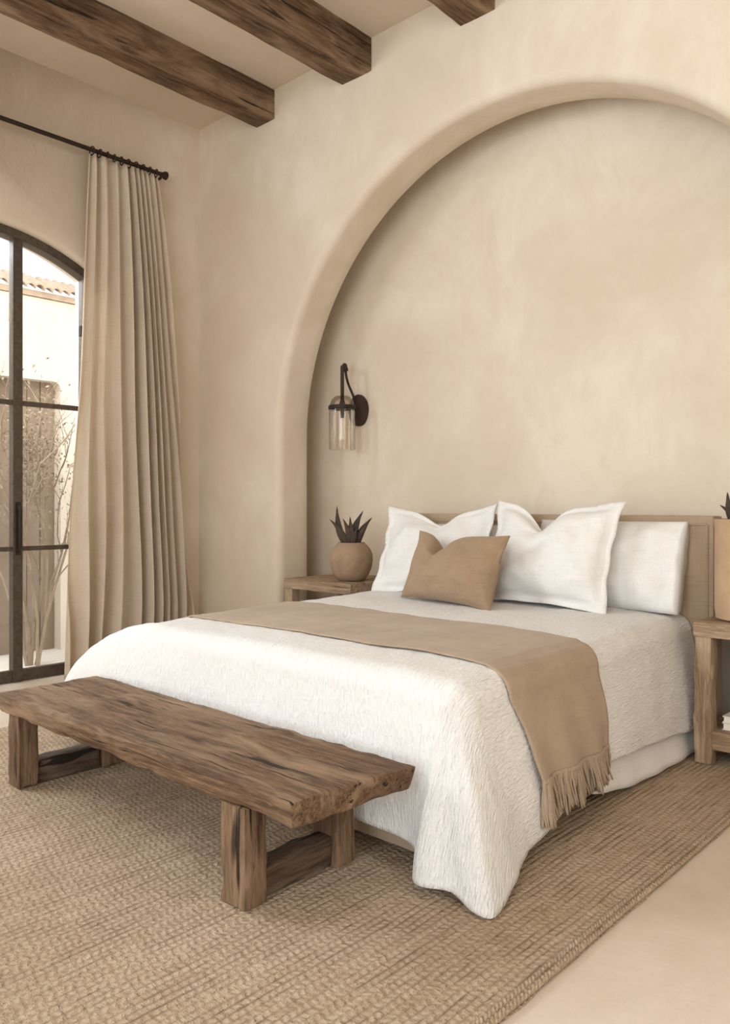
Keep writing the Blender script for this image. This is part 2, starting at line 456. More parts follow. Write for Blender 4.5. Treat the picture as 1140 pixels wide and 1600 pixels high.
# courtyard seen through the door
WX = -6.2; GZ = -.17
bm = bmesh.new(); box(bm, -9.5, XL-WT, -3.0, 8.0, GZ-.1, GZ)
struct(finish('floor_courtyard', bm, M['gravel'], smooth=False))
bm = bmesh.new(); ay0, ay1, az = 2.52, 3.08, 2.0
prof = []
for k in range(7): a = PI-PI/2*k/6; prof.append((ay0+.06+.06*math.cos(a), az-.06+.06*math.sin(a)))
for k in range(7): a = PI/2-PI/2*k/6; prof.append((ay1-.06+.06*math.cos(a), az-.06+.06*math.sin(a)))
prof = [(ay0, GZ)] + prof + [(ay1, GZ)]
r0 = [bm.verts.new((WX, y, z)) for y, z in prof]; r1 = [bm.verts.new((WX-.14, y, z)) for y, z in prof]
grid_faces(bm, [r0, r1])
bm.faces.new(r0 + [bm.verts.new(p) for p in ((WX, 7.5, GZ), (WX, 7.5, 2.65), (WX, 2.2, 2.65), (WX, -2.5, 2.65), (WX, -2.5, GZ))])
box(bm, WX-.5, WX-.001, -2.5, 7.5, 2.60, 2.65)
struct(finish('wall_courtyard', bm, M['ext'], smooth=False))
dr = struct(thing('door_2', None, None, (WX-.12, 2.8, GZ)))
bm = bmesh.new()
yy = ay0+.002; i = 0
while yy < ay1-.01:
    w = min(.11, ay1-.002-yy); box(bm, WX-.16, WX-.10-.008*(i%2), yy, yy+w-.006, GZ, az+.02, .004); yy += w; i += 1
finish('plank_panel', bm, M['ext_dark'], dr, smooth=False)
# tiled coping on the courtyard wall
cp = thing('tiled_coping', 'weathered clay tiles along the top of the courtyard wall seen through door glass', 'roof tiles', (WX-.1, 3.0, 2.66))
for k in range(26):
    y = 1.9+k*.07; bm = bmesh.new(); rows = []
    for q in range(6):
        tq = q/5; row = []
        for a in range(9):
            an = PI*a/8; rr = .036*(1-.15*tq)
            row.append(bm.verts.new((WX+.06-.32*tq, y+rr*math.cos(an)+.006*noise.noise(Vector((k, tq*3, 0))), 2.70+.16*tq+rr*math.sin(an)+.02*noise.noise(Vector((k*1.3, 5, 0))))))
        rows.append(row)
    grid_faces(bm, rows); finish('tile', bm, M['tile'], cp, sol=.012)
bm = bmesh.new(); box(bm, WX-.3, WX+.02, 1.87, 3.72, 2.655, 2.70); finish('tile_bed', bm, M['tile'], cp, smooth=False)

# dried shrub in front of the plank door outside
sh = thing('dried_shrub', 'dry bare-twigged shrub standing outside against the courtyard door', 'shrub', (-5.72, 2.62, GZ))
bm = bmesh.new(); random.seed(11)
def branch(p, d, ln, r, lev):
    pts = [p]; rr = [r]; n = 5
    for k in range(n):
        d = (d + Vector((random.uniform(-.2,.2), random.uniform(-.2,.2), random.uniform(-.1,.16)))).normalized()
        p = p + d*ln/n; pts.append(p); rr.append(r*(1-.6*(k+1)/n))
        if lev < 3 and k > 0 and random.random() < .85:
            dd = (d + Vector((random.uniform(-.9,.9), random.uniform(-.9,.9), random.uniform(-.1,.6)))).normalized()
            branch(p, dd, ln*random.uniform(.32,.5), r*.5, lev+1)
    tube(bm, pts, rr, 5)
for k in range(9):
    a = random.uniform(0, 2*PI)
    branch(Vector((-5.72+.04*math.cos(a), 2.62+.05*math.sin(a), GZ)), Vector((.12*math.cos(a), .16*math.sin(a)+.02, 1)), random.uniform(1.2, 1.75), .013, 0)
finish('branches', bm, M['twig'], sh, weld=False)
bm = bmesh.new(); random.seed(5)
for k in range(1500):
    z = random.gauss(1.35, .22); p = Vector((-5.72+random.gauss(0,.09), 2.64+random.gauss(0,.11), z))
    d = Vector((random.uniform(-1,1), random.uniform(-1,1), random.uniform(-.3,1))).normalized()*random.uniform(.02,.045)
    q = d.cross(Vector((random.random(), random.random(), random.random()))).normalized()*.009
    vs = [bm.verts.new(x) for x in (p, p+d*.5+q, p+d, p+d*.5-q)]; bm.faces.new(vs)
lf = finish('dry_leaves', bm, M['twig'], sh, weld=False, smooth=False); lf['kind'] = 'stuff'

# ------------------------------------------------------------------ ceiling beams
bl = ['rough dark timber ceiling beam nearest the curtain wall',
      'rough dark timber ceiling beam in the middle, between the other two beams',
      'short visible end of dark timber ceiling beam, farthest of the three from the curtain']
for i, (x0, x1) in enumerate(((-3.85,-3.677), (-3.108,-2.885), (-2.30,-2.10))):
    b = finish('ceiling_beam', rough_box(x0, x1, YF+.02, YB+.03, 3.34, ZC+.01, .05, .0035, .007, i*3+1, 4.0), M['beam'], origin=(x0, YB, 3.34))
    tag(b, bl[i], 'beam', 'timber beams across the ceiling')

# ------------------------------------------------------------------ rug
RX0, RX1, RY0, RY1 = -3.63, -.85, -.3, 3.40
bm = bmesh.new(); rows = []
nx, ny = 110, 140
for j in range(ny+1):
    row = []
    for i in range(nx+1):
        x = RX0+(RX1-RX0)*i/nx; y = RY0+(RY1-RY0)*j/ny
        e = min(i, nx-i, j, ny-j)
        z = .009 + .0012*noise.noise(Vector((x*4, y*4, 0)))
        if e == 0: z = .001
        if i in (0, nx): x += .006*noise.noise(Vector((y*9, 2, 0)))
        row.append(bm.verts.new((x, y, z)))
    rows.append(row)
grid_faces(bm, rows)
rug = tag(thing('rug', None, None, (RX1, RY0, 0)), 'large natural braided jute rug under the bed and bench', 'rug')
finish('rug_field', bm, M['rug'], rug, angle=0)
bm = bmesh.new()
for q in range(2):                                        # thick plaited border along the open edge
    for side in (0, 1, 2):
        n = 900; pts = []
    for s in range(3):
        pts = []
        for k in range(1000):
            y = RY0+(RY1-RY0)*k/999; a = y*2*PI/.04+s*2*PI/3
            pts.append((RX1-.008-q*.015+.0045*math.cos(a)+.003*noise.noise(Vector((y*3, 7, 0))), y, .0095+.003*math.sin(a)))
        tube(bm, pts, .0045, 6)
finish('plaited_edge', bm, M['rug'], rug, weld=False, angle=0)

# ------------------------------------------------------------------ bed
BX0, BX1, BY0, BY1 = -2.85, -1.24, 1.72, 3.33
BT = .54; R = .075
bed = thing('bed', 'wide bed with a tan woven upholstered headboard standing in the arched recess', 'bed', (-2.045, 2.5, 0))
bm = bmesh.new(); box(bm, BX0+.03, BX1-.03, BY0+.0, BY1, .035, .19, .01); finish('bed_base', bm, M['throw'], bed)
for x in (BX0+.1, BX1-.1):
    for y in (BY0+.1, BY1-.12):
        bm = bmesh.new(); box(bm, x-.03, x+.03, y-.03, y+.03, .01, .04, .004); finish('leg', bm, M['benchleg'], bed)
bm = bmesh.new(); box(bm, BX0+.035, BX1-.035, BY0+.035, BY1, .185, BT-.03, .05); finish('mattress', bm, M['sheet'], bed)
HX0, HX1, HZ = -2.76, -1.155, .958
bm = bmesh.new(); box(bm, HX0, HX1, 3.335, 3.44, .01, HZ, .012); hb = finish('headboard', bm, M['head'], bed)
bm = bmesh.new()
p0, p1 = HX0+.05, HX1-.05
tube(bm, [(HX0+.05, 3.334, .1), (HX0+.05, 3.334, HZ-.04), (HX0+.055, 3.334, HZ-.035), (HX1-.03, 3.334, HZ-.035), (HX1-.025, 3.334, HZ-.04), (HX1-.025, 3.334, .1)], .006, 8)
finish('piping', bm, M['head'], hb)
# bed skirt (right, foot and left)
bm = bmesh.new(); rows = []
for w in range(9):
    t = w/8; row = []
    for k in range(141):
        y = 2.38+(BY1-2.38)*k/140
        z1 = .022 + .05*max(0, (2.72-y)/.34)**1.5
        z = .19*(1-t)+z1*t
        x = BX1+.006+.040*t+.010*t*math.sin(y*6+2)+.003*t*math.sin(y*31+1)
        row.append(bm.verts.new((x, y, z)))
    rows.append(row)
grid_faces(bm, rows)
sk = finish('bed_skirt', bm, M['sheet'], bed, sol=.004, angle=0)
sk['label'] = 'white sheet edge hanging below the quilt beside the nightstand'

# quilt
HEM = [(1.60,-1.185,3.34,.13),(1.40,-1.178,3.18,.118),(1.15,-1.19,2.93,.135),(.90,-1.182,2.66,.15),(.70,-1.19,2.48,.155),(.45,-1.175,2.22,.11),
       (.22,-1.16,2.0,.065),(0,-1.145,1.87,.05),(-.25,-1.10,1.75,.035),(-.42,-1.072,1.645,.016),(-.5,-1.068,1.60,.013),(-.62,-1.12,1.597,.018),
       (-.75,-1.19,1.607,.036),(-.88,-1.268,1.582,.034),(-.96,-1.305,1.592,.04),(-1.02,-1.335,1.645,.07),(-1.08,-1.37,1.668,.085),(-1.2,-1.46,1.662,.10),(-1.5,-1.76,1.668,.10),
       (-1.8,-2.06,1.660,.095),(-2.1,-2.36,1.668,.10),(-2.3,-2.58,1.66,.09),(-2.49,-2.82,1.635,.07),(-2.7,-3.03,1.60,.11),(-3.0,-3.24,1.60,.15),(-3.25,-3.17,1.76,.12),
       (-3.49,-3.03,1.87,.05),(-3.9,-2.97,2.22,.09),(-4.4,-2.93,2.7,.10),(-5.09,-2.925,3.34,.10)]
HEM.sort()
def hem(s):
    i = 0
    while i < len(HEM)-2 and HEM[i+1][0] < s: i += 1
    a, b = HEM[i], HEM[i+1]; p = HEM[max(i-1, 0)]; n = HEM[min(i+2, len(HEM)-1)]
    t = min(max((s-a[0])/(b[0]-a[0]), 0), 1)
    out = []
    for c in (1,2,3):                                      # monotone-ish hermite
        ma = (b[c]-p[c])/max(b[0]-p[0], 1e-6)*(b[0]-a[0]) if i > 0 else b[c]-a[c]
        mb = (n[c]-a[c])/max(n[0]-a[0], 1e-6)*(b[0]-a[0]) if i < len(HEM)-2 else b[c]-a[c]
        t2, t3 = t*t, t*t*t
        out.append((2*t3-3*t2+1)*a[c]+(t3-2*t2+t)*ma+(-2*t3+3*t2)*b[c]+(t3-t2)*mb)
    return Vector(out)
IX0, IX1, IY0 = BX0+R, BX1-R, BY0+R                         # start of the edge rounding
def top_z(x, y):
    return BT + .018*min(1, max(0, (y-2.1)/.9)) + .010*noise.noise(Vector((x*2.2, y*2.2, 1))) + .004*noise.noise(Vector((x*9, y*6, 3)))-.010*max(0,(x-IX1+.25)/.25)**2 - .006*max(0,(IX0+.25-x)/.25)**2 - .012*max(0,(IY0+.25-y)/.25)**2
def edge_frame(s):
    """inner edge point and outward direction for perimeter parameter s (0 = right foot corner)"""
    cr, cl = -1.0, -1.0-(IX1-IX0)
    if s >= 0: return Vector((IX1, IY0+s, 0)), Vector((1,0,0))
    if s > cr:
        a = -s*PI/2; return Vector((IX1, IY0, 0)), Vector((math.cos(a), -math.sin(a), 0))
    if s >= cl: return Vector((IX1+(s-cr), IY0, 0)), Vector((0,-1,0))
    if s > cl-1:
        a = PI/2+(cl-s)*PI/2; return Vector((IX0, IY0, 0)), Vector((math.cos(a), -math.sin(a), 0))
    return Vector((IX0, IY0+(cl-1-s), 0)), Vector((-1,0,0))
def side_pt(s, w):
    p = side_base(s, w)
    m = min(1, max(0, (-1.9-s)/.8))*min(1, max(0, (s+4.3)/.8)); m = m*m*(3-2*m)*.85
    if m > 0:                                              # softly bulging left foot corner
        T, d = edge_frame(s); zt = top_z(T.x, T.y); H = hem(s); g = (w+1)/2*PI/2 if w > 0 else (w+1)*.30*PI/2
        g = (.30+.70*w)*PI/2 if w > 0 else g
        q = T.lerp(H, math.sin(g)); q.z = zt-(zt-H.z)*(1-math.cos(g))
        p = p.lerp(q, m)
    return p
def side_base(s, w):
    """w in [-1,0]: rounding, [0,1]: hanging face"""
    T, d = edge_frame(s); zt = top_z(T.x, T.y)
    if w <= 0:
        a = (w+1)*PI/2; p = T + d*R*math.sin(a); p.z = zt - R*(1-math.cos(a)); return p
    P = T + d*R; P.z = zt-R; H = hem(s)
    q = P.lerp(H, w); e = w**(1.25-.25*min(1, max(0, (-2.0-s)/.7)))
    q.x = P.x+(H.x-P.x)*e; q.y = P.y+(H.y-P.y)*e
    bulge = math.sin(PI*w)*.012 + .008*w*noise.noise(Vector((s*7, w*1.5, 9)))
    q += d*bulge; return q
def build_quilt():
    bm = bmesh.new()
    nx, ny = 120, 120
    YE = BY1-.0
    g = [[bm.verts.new((IX0+(IX1-IX0)*i/nx, IY0+(YE-IY0)*j/ny, 0)) for i in range(nx+1)] for j in range(ny+1)]
    for row in g:
        for v in row: v.co.z = top_z(v.co.x, v.co.y)
    grid_faces(bm, g)
    loop = []
    for j in range(ny, 0, -1): loop.append((g[j][nx].co.y-IY0, g[j][nx]))
    for k in range(0, 41): loop.append((-k/40, g[0][nx]))
    for i in range(nx-1, 0, -1): loop.append((-1-(IX1-g[0][i].co.x), g[0][i]))
    cl = -1-(IX1-IX0)
    for k in range(0, 31): loop.append((cl-k/30, g[0][0]))
    for j in range(1, ny+1): loop.append((cl-1-(g[j][0].co.y-IY0), g[j][0]))
    ws = [-1+k/7 for k in range(1, 7)] + [0] + [k/34 for k in range(1, 35)]
    rows = [[v for s, v in loop]]
    for w in ws: rows.append([bm.verts.new(side_pt(s, w)) for s, v in loop])
    uv = bm.loops.layers.uv.new('flat')
    for f in bm.faces:
        for lp in f.loops: lp[uv].uv = (lp.vert.co.x*K, lp.vert.co.y*K)
    for i in range(len(rows)-1):
        for j in range(len(loop)-1):
            q = [(rows[i][j], i, j), (rows[i][j+1], i, j+1), (rows[i+1][j+1], i+1, j+1), (rows[i+1][j], i+1, j)]
            if q[0][0] is q[1][0]: q = q[1:]
            f = bm.faces.new([a[0] for a in q])
            for lp, a in zip(f.loops, q):
                sv = loop[a[2]][0]; d = .0168*a[1] if a[1] < 8 else .118+.0121*(a[1]-7)
                T, dd = edge_frame(sv); lp[uv].uv = ((T.x+dd.x*d)*K, (T.y+dd.y*d)*K)
    bm.normal_update()
    for v in bm.verts:
        p = v.co
        v.co = p + v.normal*(.0024*noise.noise(Vector((p.x*30, p.y*12, p.z*12))) + .0012*noise.noise(Vector((p.x*60, p.y*20, p.z*20))))
    return bm
ql = finish('quilt', build_quilt(), M['quilt'], origin=(-2.045, 2.5, BT), angle=0, sol=.010)
tag(ql, 'white crinkled quilt draped over the bed and falling to the rug', 'quilt')

# throw across the bed
def throw_pt(f, a):
    """f 0..1 front to back edge, a = path position: <0 left drop, 0..1 top, >1 right drop"""
    off = .010
    y = 1.94 + f*.54 + .006*math.sin(a*9+f*5)
    if 0 <= a <= 1:
        x = IX0+(IX1-IX0)*a
        z = top_z(x, y)+off + .0035*noise.noise(Vector((x*3, y*14, 5)))+.004*max(0, noise.noise(Vector((x*1.6+y*3, y*9, 8))))
        return Vector((x, y, z))
    right = a > 1
    w = (a-1 if right else -a)                             # 0..1
    w = -1 + w*3 if w < 1/3 else (w-1/3)*1.5*1.0           # -1..0 rounding, 0..1 hang
    if right:
        endw = .60*(1-f)+.80*f
        ws = w if w <= 0 else w*endw
        yy = y + (.07*(1-f))*max(0, w)
        s = yy-IY0; p = side_pt(s, ws)
        return p + Vector((off+.006*max(0, w)+.010*max(0, w)*math.sin(f*17+1), 0, off*.3 if w < 0 else 0))
    ws = w if w <= 0 else w*.75
    s = -1-(IX1-IX0)-1-(y-IY0); p = side_pt(s, ws)
    return p + Vector((-off, 0, off*.3 if w < 0 else 0))
bm = bmesh.new(); rows = []
apath = [-1+k/36 for k in range(36)] + [k/110 for k in range(111)] + [1+k/44 for k in range(1, 45)]
for a in apath: rows.append([bm.verts.new(throw_pt(k/44, a)) for k in range(45)])
grid_faces(bm, rows)
tr = thing('throw_blanket', 'taupe linen throw with knotted fringe laid across the foot half of the bed', 'blanket', (-2.045, 2.2, BT))
finish('blanket', bm, M['throw'], tr, angle=0, sol=.007)
random.seed(3)
NTS = 52
for k in range(NTS):
    f = (k+.5)/NTS; p = throw_pt(f, 2.0)+Vector((.002, 0, .004)); bm = bmesh.new()
    ln = random.uniform(.105, .145)*(1.0-.22*f); sx = random.uniform(-.014, .02); sy = random.uniform(-.02, .02)
    for s in range(6):
        a0 = random.uniform(0, 2*PI); pts = []; r = []
        for q in range(9):
            t = q/8; rr = .0035+.0075*t**1.2 if q > 2 else .003
            pts.append((p.x+sx*t+rr*math.cos(a0+t*2.2), p.y+sy*t+rr*math.sin(a0+t*2.2)+random.uniform(-.0012,.0012), p.z-ln*t*random.uniform(.98,1.02)))
            r.append(.0046 if q < 3 else .0042*(1-.4*t)+.0006)
        tube(bm, pts, r, 5)
    lathe(bm, [(.001,.007),(.006,.004),(.0075,0),(.006,-.004),(.001,-.007)], (p.x, p.y, p.z-.008), 8)
    finish('tassel', bm, M['throw'], tr, weld=False, angle=0)

# ------------------------------------------------------------------ pillows
def pillow(W, H, T, flange=0, chop=(.0, .0, .15), seed=0, sag=.03, n=44, ear=.05, square=2.4, wr=.006, cuff=0):
    """Upright pillow in its own frame: x across, z up from 0, y thickness. chop=(x, depth, width)"""
    bm = bmesh.new(); rows = {}
    cx, cd, cw = chop
    for side in (1, -1):
        rr = []
        for j in range(n+1):
            row = []
            for i in range(n+1):
                u = -1+2*i/n; v = -1+2*j/n
                fu = min(1, abs(u)/(1-2*flange/W)); fv = min(1, abs(v)/(1-2*flange/H))
                if cuff and u > 0: fu = min(fu, .86)+(.02 if u > cuff else 0)
                prof = max(0, (1-fu**square))**.55*max(0, (1-fv**square))**.55
                x = u*W/2*(1-ear*(1-abs(v)**2.2)*(abs(u)))
                z = v*H/2*(1-ear*(1-abs(u)**2.2)*(abs(v)))
                cf = math.exp(-(abs(u-cx)/cw)**1.45)
                up = max(0, (v+.1)/1.1)
                z -= cd*cf*up**1.6
                x += (-(u-cx))*cd*.25*math.exp(-((u-cx)/(cw*2))**2)*up
                pr = prof*(1-.50*cf*up**1.2*(1 if cd else 0))
                # belly sits low
                pr *= 1+.12*(-v)
                wv = noise.noise(Vector((u*2.3+seed, v*2.3, seed*3)))*wr*2.2+noise.noise(Vector((u*6+seed, v*4, seed)))*wr
                y = side*(T/2*pr+.002) + wv*(.35+prof)*side
                if flange: y += .010*math.sin(u*9+seed)*(1-prof)*(.5+.5*abs(v)) + .006*math.sin(v*11+seed)*(1-prof)
                zz = z+H/2
                if v < 0: zz = max(zz, .0) + sag*(1-prof)*0
                row.append(bm.verts.new((x, y, zz)))
            rr.append(row)
        rows[side] = rr; grid_faces(bm, rr)
    A, B = rows[1], rows[-1]
    ring = lambda G: [G[0][i] for i in range(n+1)]+[G[j][n] for j in range(1, n+1)]+[G[n][i] for i in range(n-1, -1, -1)]+[G[j][0] for j in range(n-1, 0, -1)]
    grid_faces(bm, [ring(A), ring(B)], True)
    return bm
def place(bm, at, lean, yaw, roll=0):
    m = Matrix.Translation(Vector(at)) @ Matrix.Rotation(yaw, 4, 'Z') @ Matrix.Rotation(-lean, 4, 'X') @ Matrix.Rotation(roll, 4, 'Y')
    for v in bm.verts: v.co = m @ v.co
    return bm
rad = math.radians
def pil(name, bm, mat, at, label, cat, group=None):
    o = finish(name, bm, mat, origin=at, angle=0); return tag(o, label, cat, group)
Z0 = BT+.020
a = (-2.40, 3.235, Z0)
pil('pillow', place(pillow(.70, .36, .13, 0, seed=2, ear=.02), a, rad(16), 0), M['white'], a, 'white sleeping pillow mostly hidden behind the left flanged pillow', 'pillow', 'white bed pillows')
a = (-1.60, 3.225, Z0)
pw = pil('pillow', place(pillow(.70, .385, .15, 0, seed=4, ear=.015, square=3.2, cuff=.66), a, rad(14), rad(-3)), M['white'], a, 'white sleeping pillow at the right end, beside the headboard edge', 'pillow', 'white bed pillows')
a = (-2.45, 3.09, Z0-.004)
pil('pillow', place(pillow(.68, .475, .17, .035, (.05, .095, .42), 1.3, ear=.07, wr=.010), a, rad(20), rad(2), rad(-1.5)), M['white'], a, 'large white flanged pillow on the left, behind the tan cushion', 'pillow', 'white bed pillows')
a = (-1.80, 3.06, Z0-.006)
pil('pillow', place(pillow(.66, .49, .20, .035, (-.16, .125, .27), 3.1, ear=.09, wr=.009), a, rad(17), rad(-3), rad(1)), M['white'], a, 'large white flanged pillow in the centre with a dented top edge', 'pillow', 'white bed pillows')
a = (-2.165, 2.86, Z0)
pil('cushion', place(pillow(.575, .335, .17, 0, (-.28, .115, .22), 5.2, ear=.08, wr=.007), a, rad(20), rad(-9), rad(1)), M['tan'], a, 'tan linen lumbar cushion with a dented top, leaning on the white pillows', 'cushion')

# ------------------------------------------------------------------ bench
bx0, bx1, by0, by1, bz0, bz1 = -2.94, -1.315, 1.215, 1.615, .258, .324
bench = thing('bench', 'long low reclaimed timber bench with a thick slab top at the foot of the bed', 'bench', ((bx0+bx1)/2, (by0+by1)/2, .01))
def slab(p):
    x, y, z = p
    u = (x-bx0)/(bx1-bx0); v = (y-by0)/(by1-by0); w = (z-bz0)/(bz1-bz0)
    y += .007*noise.noise(Vector((x*2.3, 4, 0)))*(1 if v > .5 else .7)
    if v < .08: y += .018*(1-w)*(.5+noise.noise(Vector((x*3, 8, 1))))
    if u > .6: x -= .034*(1-v)*(u-.6)/.4
    if u > .97: x -= .010*(1-w)+.008*(1-w)*max(0, v-.6)/.4; x += .008*noise.noise(Vector((y*7, z*20, 2)))
    if u > .97 and v > .9: x += .004
    if u < .03: x += .02*(1-w)*.5+.01*noise.noise(Vector((y*6, 1, 2)))
    if w < .2: z += .010*noise.noise(Vector((x*3, y*5, 4)))
    return Vector((x, y, z))
finish('bench_top', rough_box(bx0, bx1, by0, by1, bz0, bz1, .012, .0028, .006, 2, 8, slab), M['bench'], bench, angle=50)
for x0, x1 in ((-1.621,-1.524), (-2.85,-2.762)):
    for y0, y1 in ((1.222,1.292), (1.54,1.612)):
        finish('leg', rough_box(x0, x1, y0, y1, .0115, .262, .012, .0025, .004, x0*5+y0*9, 9), M['benchleg'], bench, angle=50)
    xm = (x0+x1)/2
    finish('stretcher', rough_box(xm-.036, xm+.030, 1.285, 1.548, .0125, .098, .018, .004, .008, x0, 9), M['benchrail'], bench, angle=50)
    finish('cross_bearer', rough_box(x0+.006, x1-.012, 1.288, 1.545, .222, .262, .02, .003, .006, x0+3, 9), M['benchrail'], bench, angle=50)

# ------------------------------------------------------------------ nightstands
def nightstand(x0, x1, y0, y1, label, zt=.555):
    t = thing('nightstand', label, 'nightstand', ((x0+x1)/2, (y0+y1)/2, .01), 'pair of pale wood nightstands')
    finish('tabletop', rough_box(x0-.004, x1+.004, y0-.006, y1, zt-.06, zt, .03, .002, .008, x0, 8), M['night'], t, angle=50)
    for a in (x0, x1-.066):
        for b in (y0, y1-.066):
            finish('leg', rough_box(a, a+.066, b, b+.066, .0115, zt-.055, .02, .003, .007, a*7+b, 10), M['nightleg'], t, angle=50)
    finish('shelf', rough_box(x0+.012, x1-.012, y0+.008, y1-.01, .068, .142, .03, .002, .006, x0+1, 8), M['night'], t, angle=50)
    bm = bmesh.new(); box(bm, x0+.06, x1-.06, y1-.03, y1-.015, .14, zt-.06); finish('back_panel', bm, M['night'], t, smooth=False)
    return t
nightstand(-1.155, -.62, 3.12, 3.60, 'pale weathered wood nightstand with open shelf, right of the bed')
nightstand(-3.50, -2.965, 3.10, 3.60, 'pale wood nightstand left of the bed, carrying the round pot', .578)
zb = .143
for i, (w, d, h, xx, m) in enumerate(((.20,.15,.028,-.965,'cover'), (.18,.14,.024,-.975,'paper'))):
    bk = thing('book', ['pale book lying lowest on the shelf of the right nightstand', 'white book lying on top of the pale book in the right nightstand'][i], 'book', (xx, 3.24, zb), 'books on the nightstand shelf')
    bm = bmesh.new(); box(bm, xx-w/2, xx+w/2, 3.24-d/2, 3.24+d/2, zb, zb+.003); box(bm, xx-w/2, xx+w/2, 3.24-d/2, 3.24+d/2, zb+h-.003, zb+h)
    box(bm, xx-w/2, xx+w/2, 3.24+d/2-.003, 3.24+d/2, zb, zb+h); finish('cover', bm, M[m], bk, smooth=False)
    bm = bmesh.new(); box(bm, xx-w/2+.004, xx+w/2-.004, 3.24-d/2+.004, 3.24+d/2-.003, zb+.003, zb+h-.003); finish('pages', bm, M['paper'], bk, smooth=False)
    zb += h

# ------------------------------------------------------------------ plants
def leaf(bm, base, tip, w, bend, thick=.012):
    base = Vector(base); tip = Vector(tip); ax = tip-base; side = ax.cross(Vector((0.3,-1,0.1))).normalized()
    nrm = side.cross(ax).normalized(); rows = []
    for k in range(11):
        t = k/10; c = base + ax*t + Vector((0,0,1))*bend*math.sin(PI*t)*0 + side*bend*math.sin(PI*t)
        hw = w*(.55+.45*math.sin(PI*min(1, t*1.25)))*(1-t**5)+.0012; th = thick*(1-t**2)*.5+.001
        rows.append([bm.verts.new(c + side*hw*math.cos(2*PI*q/10) + nrm*th*math.sin(2*PI*q/10)) for q in range(10)])
    grid_faces(bm, rows, True); bm.faces.new(rows[0]); bm.faces.new(rows[-1])
px, py, pz = -3.10, 3.245, .579
pp = thing('potted_succulent', 'round aged clay pot of dark spiky leaves on the left nightstand', 'potted plant', (px, py, pz))
bm = bmesh.new()
lathe(bm, [(.058,0),(.078,.006),(.098,.035),(.113,.07),(.121,.11),(.119,.145),(.108,.175),(.090,.198),(.078,.208),(.076,.214),(.066,.214),(.062,.205),(.062,.185)], (px, py, pz), 48, .03)
finish('pot', bm, M['pot'], pp, angle=0)
bm = bmesh.new(); lathe(bm, [(.0,.190),(.064,.190)], (px, py, pz), 24, capb=False); finish('soil', bm, M['soil'], pp)
ca, sa = .735, .678                                       # leaves fan across the line of sight
LV = [(-.02,-.135,.155,.014,.01,0), (-.03,-.085,.235,.017,-.012,.02), (-.005,-.012,.145,.018,.004,-.05), (.008,.02,.10,.012,0,-.06), (.012,.075,.205,.019,-.014,.01),
      (.03,.135,.165,.017,-.012,.03), (-.01,-.06,.16,.016,.01,-.04), (.02,.05,.15,.016,-.01,.05), (0,.005,.17,.015,.0,.06), (.02,.09,.12,.015,-.008,-.03)]
for b, dx, dz, w, bend, dd in LV:
    bm = bmesh.new()
    leaf(bm, (px+b*ca, py+b*sa, pz+.188), (px+dx*ca-dd*sa, py+dx*sa*.8+dd*ca*.6, pz+.20+dz*.93), w*1.25, bend*1.5, .018); finish('leaf', bm, M['leaf'], pp, angle=0)
vx, vy, vz = -1.005, 3.27, .556
vp = thing('potted_plant', 'tall tan clay planter with dark leaves at the right edge, on the right nightstand', 'potted plant', (vx, vy, vz))
bm = bmesh.new()
lathe(bm, [(.10,0),(.114,.008),(.118,.05),(.119,.2),(.118,.35),(.121,.375),(.121,.392),(.108,.392),(.106,.37),(.106,.34)], (vx, vy, vz), 40, .012)
finish('pot', bm, M['vase'], vp, angle=50)
bm = bmesh.new(); lathe(bm, [(.0,.35),(.107,.35)], (vx, vy, vz), 24, capb=False); finish('soil', bm, M['soil'], vp)
for b, dx, dz, w, bend, dd in LV[:8]:
    bm = bmesh.new()
    leaf(bm, (vx+b*ca, vy+b*sa, vz+.348), (vx+dx*ca*.85-dd*sa, vy+dx*sa*.6+dd*ca*.6, vz+.35+dz*.62), w, bend); finish('leaf', bm, M['leaf'], vp, angle=0)

# ------------------------------------------------------------------ wall sconce
sx0, sy0, sz0 = -3.383, YR, 1.589
sc = thing('wall_sconce', 'dark iron wall lantern with a clear glass shade above the left nightstand', 'wall lamp', (sx0, sy0, sz0))
bm = bmesh.new(); rows = []
for k, (r, d) in enumerate(((1.0,0),(1.0,.022),(.93,.034),(.80,.040),(.5,.046),(.0001,.048))):
    row = []
    for q in range(36):
        an = 2*PI*q/36; row.append(bm.verts.new((sx0+.074*r*math.cos(an), sy0-d, sz0+.098*r*math.sin(an)*(1+.02*math.sin(an*5)))))
    rows.append(row)
grid_faces(bm, rows, True); bm.faces.new(rows[0]); finish('backplate', bm, M['leather'], sc, angle=35)
lx, ly = -3.377, YR-.164
bm = bmesh.new()
A = [(sx0, sy0-.04, sz0+.045), (sx0-.003, sy0-.052, sz0+.075), (sx0-.018, sy0-.055, sz0+.11), (sx0-.040, sy0-.06, sz0+.155), (sx0-.045, sy0-.075, sz0+.20), (sx0-.040, sy0-.09, sz0+.25), (sx0-.03, sy0-.105, sz0+.268), (sx0-.018, sy0-.12, sz0+.270), (lx+.004, ly+.008, sz0+.255), (lx, ly, sz0+.235)]
S = []
for i in range(len(A)-1):
    for q in range(4):
        S.append(Vector(A[i]).lerp(Vector(A[i+1]), q/4))
S.append(Vector(A[-1]))
for _ in range(3): S = [S[0]] + [(S[i-1]+S[i]*2+S[i+1])/4 for i in range(1, len(S)-1)] + [S[-1]]
tube(bm, S, .0078, 10)
finish('arm', bm, M['iron'], sc, angle=0)
bm = bmesh.new()
tube(bm, [(sx0-.038, sy0-.088, sz0+.243), (sx0-.03, sy0-.105, sz0+.264), (sx0-.012, sy0-.125, sz0+.266), (lx+.002, ly+.006, sz0+.247)], .016, 12); finish('arm_sleeve', bm, M['leather'], sc)
